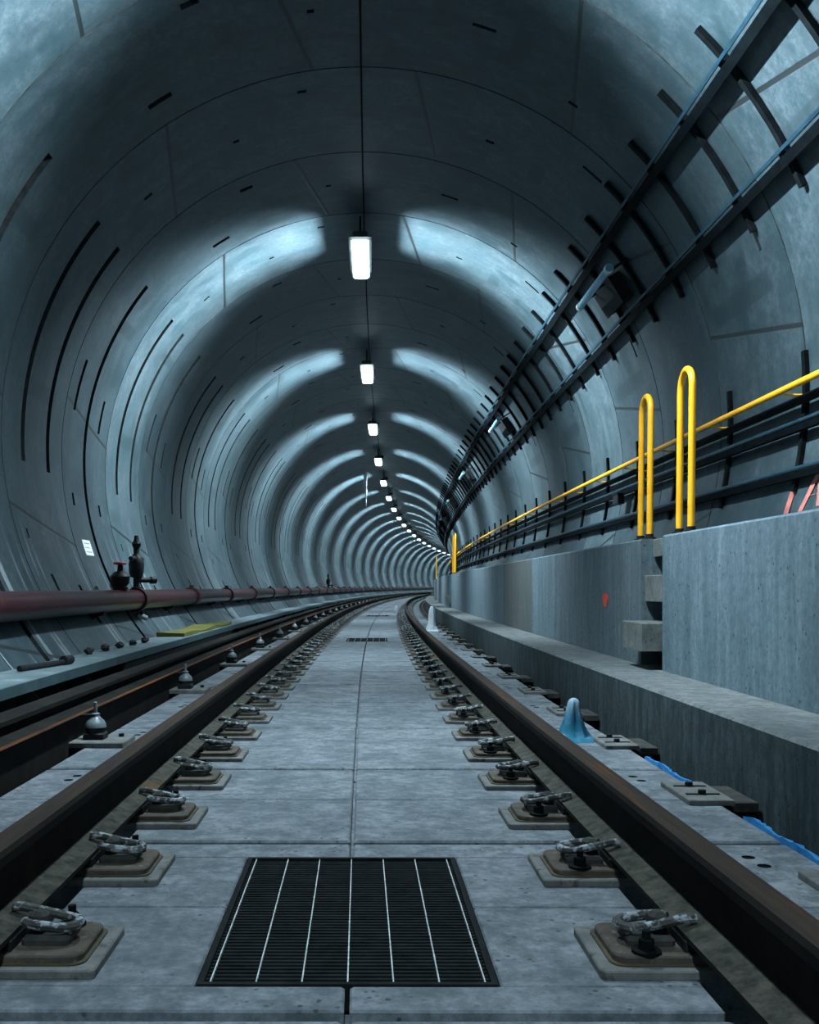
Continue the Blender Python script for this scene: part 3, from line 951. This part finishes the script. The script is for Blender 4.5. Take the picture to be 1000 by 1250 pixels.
def cable_rail(label, n, z, w, h, mt, s1=SEND - 8):
    mb = MB()
    mb.sweep([(n - w / 2, z - h / 2), (n + w / 2, z - h / 2), (n + w / 2, z + h / 2), (n - w / 2, z + h / 2)], -2, s1, 1.0)
    return mb
root = world_thing('cable_duct', 'upper of the two blue-grey cable ducts below the yellow handrail', 'cable duct', P(5, 2.6, 1.715), 'cable ducts on the right wall')
child(cable_rail('', 2.630, 1.718, .034, .040, ''), 'duct', 'tray', root)
mb = MB(); mb.sweep(circ(2.618, 1.754, .014, 10), -2, SEND - 8, 1.0, 0, None, True); child(mb, 'conduit', 'conduit', root)
root = world_thing('cable_duct', 'lowest blue-grey cable duct on the right wall just above the walkway', 'cable duct', P(5, 2.57, 1.434), 'cable ducts on the right wall')
child(cable_rail('', 2.596, 1.430, .034, .040, ''), 'duct', 'tray', root)
mb = MB(); mb.sweep(circ(2.582, 1.466, .014, 10), -2, SEND - 8, 1.0, 0, None, True); child(mb, 'conduit', 'conduit', root)
mb = cable_rail('', 2.640, 1.885, .02, .05, '')
tag(mb.build('cable_strip', 'dark_steel'), 'flat dark strip on the right wall directly under the yellow handrail', 'cable strip')

def arc_strut(p0, p1, w, r_in, r_out, name, base_pt):
    """curved channel hugging the wall, local frame at its lower end"""
    mb = MB(); vs = []; cnt = 8
    for i in range(cnt + 1):
        ph = p0 + (p1 - p0) * i / cnt
        for r, y in ((r_out, -w / 2), (r_out, w / 2), (r_in, w / 2), (r_in, -w / 2)):
            n_, z_ = arc(ph, r)
            vs.append((n_ - base_pt[0], y, z_ - base_pt[1]))
    fs = [(0, 1, 2, 3), tuple(cnt * 4 + k for k in (3, 2, 1, 0))]
    for i in range(cnt):
        for k in range(4):
            fs.append((i * 4 + k, (i + 1) * 4 + k, (i + 1) * 4 + (k + 1) % 4, i * 4 + (k + 1) % 4))
    mb.add(vs, fs)
    return mb
bp = arc(-13.5, TR)
st = None
for i, s in enumerate(LSTRUT):
    if i < 3: lab = 'dark upright wall strut out of frame beside the near walkway block'
    elif i < 3 + 12: lab = '%s upright dark strut from the right edge carrying the lower cable ducts' % ORD[i - 3]
    else: lab = 'tiny distant upright strut carrying the lower cable ducts in the far row'
    if st is None:
        st = arc_strut(-13.5, 4.6, .045, TR - .028, TR - .002, '', bp).build('wall_strut', 'dark_steel')
        o = st
    else:
        o = st.copy(); C.objects.link(o)
    o.location = P(s, *bp); o.rotation_euler = (0, 0, yaw(s)); tag(o, lab, 'strut', 'upright struts under the yellow handrail')

# ------------------------------------------------------------------ upper cable trays
def tray(phi, label):
    """flat channel with a conduit clipped along its upper side"""
    r = 2.63; n0, z0 = arc(phi, r)
    root = world_thing('cable_tray', label, 'cable tray', P(6, n0, z0), 'cable trays high on the right wall')
    d = math.degrees(1 / r)
    def pt(t, rr): return arc(phi + t * d, rr)
    mb = MB(); mb.sweep([pt(-.092, r), pt(-.032, r), pt(-.032, r + .008), pt(-.038, r + .026), pt(-.086, r + .026), pt(-.092, r + .008)], -2, SEND - 8, 1.0); child(mb, 'channel', 'tray', root)
    mb = MB(); mb.sweep([pt(-.010, r - .004), pt(.010, r - .004), pt(.012, r + .018), pt(-.010, r + .022)], -2, SEND - 8, 1.0); child(mb, 'side_rail', 'conduit', root)
    return root
tray(40.5, 'upper of the two long dark cable trays high on the right wall')
tray(27.4, 'lower of the two long dark cable trays high on the right wall')
USTRUT = [4.25 + .73 * i for i in range(-2, 130)]
bp2 = arc(22.5, TR)
st = None
for i, s in enumerate(USTRUT):
    if i < 3: lab = 'curved dark strut above the frame top behind the cable trays'
    elif i < 3 + 18: lab = '%s curved dark strut from the top right corner behind the cable trays' % ORD[i - 3]
    else: lab = 'tiny distant curved strut in the comb-like row behind the cable trays'
    if st is None:
        st = thing('tray_strut', lab, 'strut', s, bp2[0], bp2[1], 'curved struts behind the high cable trays')
        arc_strut(22.5, 45.2, .042, TR - .034, TR - .002, '', bp2).build('channel', 'dark_steel', st)
        for ph in (40.5, 27.4):
            b = MB()
            d = math.degrees(1 / 2.63)
            vs = []
            for r in (2.638, TR - .03):
                for t_, y in ((-.08, -.015), (.008, -.015), (.008, .015), (-.08, .015)):
                    n_, z_ = arc(ph + t_ * d, r); vs.append((n_ - bp2[0], y, z_ - bp2[1]))
            b.add(vs, [(3, 2, 1, 0), (4, 5, 6, 7), (0, 1, 5, 4), (1, 2, 6, 5), (2, 3, 7, 6), (3, 0, 4, 7)])
            b.build('standoff', 'dark_steel', st)
    else:
        dup(st, s, bp2[0], bp2[1], lab)

# small tube lights fixed between the trays
tl = None
for i, s in enumerate([8.95, 16.5, 24.0, 31.5, 39.0]):
    n_, z_ = arc(34.6, 2.46)
    lab = ['unlit blue-white tube light between the high cable trays, nearest the camera', 'second unlit tube light along the gap between the cable trays',
           'third unlit tube light along the gap between the cable trays', 'fourth tiny tube light between the cable trays', 'fifth tiny tube light where the cable trays vanish'][i]
    if tl is None:
        tl = thing('tube_light', lab, 'tube light', s, n_, z_, 'tube lights between the high cable trays')
        b = MB(); b.tube([(0, -.60, 0), (0, .60, 0)], .032, 12); b.build('tube', 'tube', tl)
        for y in (-.56, .56):
            b = MB(); b.tube([(0, y - .03, 0), (0, y + .03, 0)], .037, 12); b.build('end_cap', 'tube_pale', tl)
        e1 = arc(34.6, TR - .004); e0 = (n_, z_)
        for y0, rr in ((-.4, .012), (.1, .02), (.4, .012)):
            b = MB(); b.tube([(.02, y0, .0125), (e1[0] - e0[0], y0, e1[1] - e0[1])], rr, 8); b.build('bracket', 'black', tl)
    else:
        dup(tl, s, n_, z_, lab)
bx0 = None
for i, s in enumerate([9.15, 16.75, 24.2, 31.7]):
    n_, z_ = arc(31.8, TR - .004)
    lab = ['dark square box on the wall behind the nearest tube light', 'dark box on the wall behind the second tube light', 'dark box on the wall behind the third tube light', 'dark box on the wall behind the fourth tube light'][i]
    mt = 'black'
    if bx0 is None:
        bx0 = thing('junction_box', lab, 'junction box', s, n_, z_, 'junction boxes between the high cable trays')
        b = MB(); ux = Vector((math.cos(R_(31.8)), 0, math.sin(R_(31.8)))); ut = Vector((-math.sin(R_(31.8)), 0, math.cos(R_(31.8)))); uy = Vector((0, 1, 0))
        def rb(b, t0, t1, y0, y1, r0, r1):
            vs = [ut * t + uy * y - ux * r for r in (r0, r1) for t, y in ((t0, y0), (t1, y0), (t1, y1), (t0, y1))]
            b.add(vs, [(3, 2, 1, 0), (4, 5, 6, 7), (0, 1, 5, 4), (1, 2, 6, 5), (2, 3, 7, 6), (3, 0, 4, 7)])
        rb(b, -.11, .13, -.28, .28, 0, .10); b.build('case', 'black', bx0)
        b = MB(); rb(b, -.12, .14, -.29, .29, .10, .112); b.build('lid', 'black', bx0)
    else:
        dup(bx0, s, n_, z_, lab)
# box on the lower duct
t = thing('cable_box', 'small black box clipped to the upper of the lower cable ducts', 'box', 10.35, 2.575, 1.60)
b = MB(); b.box(-.035, .035, -.10, .10, 0, .10, 0, .008); b.build('case', 'black', t)
b = MB(); b.box(-.040, .04, -.105, .105, .10, .112, 0, .003); b.build('lid', 'black', t)

# ------------------------------------------------------------------ crown lamps
crown = TZ + TR
LAMPS = [11.2 + 6.04 * i for i in range(-3, 25)]
lamp = None
for i, s in enumerate(LAMPS):
    z = crown - .295
    if i < 3: lab = 'white crown lamp above or behind the camera, out of the picture'
    elif i < 3 + 12: lab = ['large nearest glowing white lamp at the tunnel crown'][0] if i == 3 else '%s glowing white lamp of the crown row from the near end' % ORD[i - 3]
    else: lab = 'tiny glowing white lamp at the far end of the crown row'
    if lamp is None:
        lamp = thing('crown_lamp', lab, 'lamp', s, -.03, z, 'lamps along the tunnel crown')
        b = MB(); L = .56
        b.box(-.092, .092, -L, L, -.075, .0, 0, .02); b.v = [(x, y, -.075 - zz) for x, y, zz in b.v]   # rounded side down
        b.build('diffuser', 'glow', lamp)
        b = MB(); b.box(-.118, .118, -L - .10, L + .10, .0, .012, 0, .003); b.box(-.08, .08, -L - .06, L + .06, .012, .075, 0, .01)
        b.build('housing', 'lamp_body', lamp)
        for sx in (-1, 1):                     # the tubes behind the two long sides of the diffuser
            for tilt, en, sp in ((-4, SIDE * .30, 84), (34, SIDE * 1.12, 90)):
                la = bpy.data.lights.new('lamp_tube', 'AREA'); la.shape = 'RECTANGLE'; la.size = .05; la.size_y = 1.08
                la.energy = en; la.color = (.82, .92, 1.0); la.spread = R_(sp)
                lo = bpy.data.objects.new('lamp_tube', la); C.objects.link(lo); lo.parent = lamp
                lo.location = (sx * .098, 0, -.042); lo.rotation_euler = (0, -sx * R_(90 - tilt), 0)
        la = bpy.data.lights.new('lamp_tube', 'AREA'); la.shape = 'RECTANGLE'; la.size = .16; la.size_y = 1.08
        la.energy = DOWN; la.color = (.72, .90, 1.0); la.spread = R_(105)
        lo = bpy.data.objects.new('lamp_tube', la); C.objects.link(lo); lo.parent = lamp
        lo.location = (0, 0, -.080)
        for y in (-.42, .42):
            b = MB(); b.tube([(0, y, .07), (0, y, .294)], .010, 8); b.build('hanger', 'dark_steel', lamp)
    else:
        dup(lamp, s, -.03, z, lab)
root = world_thing('crown_conduit', 'thin dark conduit joining the lamps along the tunnel crown', 'conduit', P(6, 0, crown))
mb = MB(); mb.sweep(circ(.01, crown - .012, .007, 8), -8, SEND - 8, 1.0, 0, None, True); child(mb, 'tube', 'dark_steel', root)
for s in LAMPS[2:16]:
    mb = MB(); mb.sweep([(-.05, crown - .06), (.09, crown - .06), (.09, crown - .004), (-.05, crown - .004)], s + 1.1, s + 1.35, .3); child(mb, 'box', 'dark_steel', root)

# ------------------------------------------------------------------ ice, foam, paint marks
def lumpy(name, mats, s, n, z, rings, label, cat, seed=1, group=None, seg=28):
    rnd = random.Random(seed)
    ph = [rnd.uniform(0, 6.28) for _ in range(6)]
    vs, fs = [], []
    for i, (h, rx, ry, cx, cy) in enumerate(rings):
        for k in range(seg):
            a = 2 * PI * k / seg
            q = 1 + .14 * math.sin(3 * a + ph[0] + h * 9) + .09 * math.sin(5 * a + ph[1] - h * 14) + .05 * math.sin(8 * a + ph[2])
            vs.append((cx + rx * q * math.cos(a), cy + ry * q * math.sin(a), h))
    for i in range(len(rings) - 1):
        for k in range(seg):
            k2 = (k + 1) % seg
            fs.append((i * seg + k, i * seg + k2, (i + 1) * seg + k2, (i + 1) * seg + k))
    fs.append(tuple(reversed(range(seg)))); fs.append(tuple(range((len(rings) - 1) * seg, len(rings) * seg)))
    mb = MB(); mb.add(vs, fs, 0, True)
    o = mb.build(name, mats, None, P(s, n, z), yaw(s))
    return tag(o, label, cat, group)
lumpy('ice_mound', 'ice', 5.16, 1.09, .0, [(0, .135, .12, .0, 0), (.008, .125, .11, .0, 0), (.02, .085, .075, -.005, 0), (.05, .066, .055, -.005, 0), (.09, .052, .045, -.002, 0), (.13, .040, .036, .0, 0),
      (.165, .030, .030, .0, 0), (.19, .026, .026, .002, 0), (.205, .019, .019, .003, 0), (.212, .007, .007, .003, 0)], 'translucent blue ice mound rising on the slab beside the right rail', 'ice', 4)
lumpy('ice_column', 'ice_pale', 18.0, 1.09, .0, [(0, .16, .18, -.03, 0), (.02, .10, .10, 0, 0), (.1, .07, .07, 0, 0), (.25, .055, .055, 0, 0), (.36, .05, .05, 0, 0), (.42, .03, .03, 0, 0), (.43, .01, .01, 0, 0)],
      'pale ice column standing on the far slab edge by the kerb', 'ice', 5)
lumpy('ice_lump', 'ice_pale', 31.5, .46, .0, [(0, .07, .07, 0, 0), (.05, .07, .07, 0, 0), (.13, .06, .06, 0, 0), (.19, .035, .035, 0, 0), (.2, .01, .01, 0, 0)], 'tiny white ice lump inside the right rail at the curve', 'ice', 6)
n_, z_ = -.62, TZ + math.sqrt(TR ** 2 - .62 ** 2)
rg = [(-1.12, .004, .004, .02, 0), (-.9, .016, .016, .02, 0), (-.6, .035, .035, .01, 0), (-.3, .055, .055, 0, 0), (-.06, .07, .07, 0, 0), (.004, .085, .09, 0, 0)]
lumpy('icicle', 'icicle', 34.6, n_, z_, rg, 'long white icicle hanging from the tunnel crown left of the lamps', 'icicle', 8, seg=12)

rnd = random.Random(11)
def foam(s0, s1, label):
    mb = MB(); vs = []; cnt = int((s1 - s0) / .02)
    for i in range(cnt + 1):
        s = s0 + (s1 - s0) * i / cnt
        w = .012 + .010 * rnd.random(); e = .006 * math.sin(i * .37); h = .008 + .008 * rnd.random()
        if i in (0, cnt): w *= .3; h *= .4
        for n, z in ((1.302 + e, -.02), (1.302 + e, h), (1.302 + e + w, h * .7), (1.302 + e + w * 1.2, -.02)):
            vs.append(P(s, n, z))
    fs = [(0, 1, 2, 3), tuple(cnt * 4 + k for k in (3, 2, 1, 0))]
    for i in range(cnt):
        for k in range(4):
            fs.append((i * 4 + k, (i + 1) * 4 + k, (i + 1) * 4 + (k + 1) % 4, i * 4 + (k + 1) % 4))
    mb.add(vs, fs); tag(mb.build('foam_strip', 'foam'), label, 'foam strip', 'blue foam strips at the slab edge')
foam(2.2, 3.42, 'bright blue foam strip on the slab edge at the bottom right')
foam(3.93, 4.62, 'bright blue foam strip between the two nearest bolted edge plates')
t_ = lumpy('ice_run', 'ice', 5.12, 1.225, .0, [(0, .07, .03, 0, 0), (.010, .065, .025, 0, 0), (.016, .05, .015, 0, 0), (.018, .02, .006, 0, 0)], 'thin blue ice tongue running from the ice mound to the kerb', 'ice', 9)

def dab(poly_sz, n, name, mat, label, cat):
    cs = sum(p[0] for p in poly_sz) / len(poly_sz)
    vs = [P(s, n, z) for s, z in poly_sz] + [P(s, n - .003, z) for s, z in poly_sz]
    m_ = len(poly_sz)
    fs = [tuple(range(m_)), tuple(reversed(range(m_, 2 * m_)))] + [(k, (k + 1) % m_, m_ + (k + 1) % m_, m_ + k) for k in range(m_)]
    mb = MB(); mb.add(vs, fs); return tag(mb.build(name, mat), label, cat)
pts = []
for k in range(18):
    a = 2 * PI * k / 18
    pts.append((7.6 + .075 * math.cos(a) * (1 + .25 * math.sin(3 * a)), .672 + .058 * math.sin(a) * (1 + .12 * math.cos(2 * a))))
dab(pts, BN - .0005, 'paint_mark', 'red_paint', 'small red paint dab on the walkway wall left of the steps', 'paint mark')
root = world_thing('spray_lettering', 'faded red sprayed lettering on the right tunnel wall at the frame edge', 'lettering', P(5.9, *arc(-13, TR - .003)))
def stroke(s0, p0, s1, p1, w):
    mb = MB(); vs = []
    for rr in (TR - .001, TR - .004):
        for s, p in ((s0, p0), (s1, p1)):
            for ds in (-w, w):
                n_, z_ = arc(p, rr); vs.append(P(s + ds, n_, z_))
    mb.add(vs, [(0, 1, 3, 2), (4, 6, 7, 5), (0, 4, 5, 1), (2, 3, 7, 6), (0, 2, 6, 4), (1, 5, 7, 3)])
    child(mb, 'stroke', 'pink_paint', root)
for a in ((6.22, -16.5, 6.18, -11.5, .035), (6.02, -16.5, 5.86, -11, .03), (5.86, -11, 5.78, -16, .03), (5.97, -14.5, 5.80, -14.3, .03), (5.66, -16, 5.62, -11, .035)):
    stroke(*a)

# ------------------------------------------------------------------ light, camera, view
w = bpy.data.worlds.new('teal_fill'); sc.world = w
w.use_nodes = True
w.node_tree.nodes['Background'].inputs[0].default_value = (.10, .30, .36, 1)
w.node_tree.nodes['Background'].inputs[1].default_value = .06  # faint teal fill added to lift the blacks, entering by the open near end

cam = bpy.data.cameras.new('camera'); co = bpy.data.objects.new('camera', cam); C.objects.link(co)
cam.sensor_fit = 'HORIZONTAL'; cam.sensor_width = 36; cam.lens = 45.0
cam.clip_start = .02; cam.clip_end = 500
co.location = (.02, 0, .77)
co.rotation_euler = (R_(90), 0, 0)
cam.shift_x = (500 - 434.8) / 1000
cam.shift_y = (716.5 - 625) / 1000
sc.camera = co

sc.view_settings.view_transform = 'Standard'
sc.view_settings.look = 'None'
sc.view_settings.exposure = 0.0
sc.view_settings.gamma = 1.0
sc.cycles.use_denoising = True
sc.cycles.max_bounces = 6
sc.cycles.diffuse_bounces = 3
sc.cycles.glossy_bounces = 3
sc.cycles.sample_clamp_indirect = 6
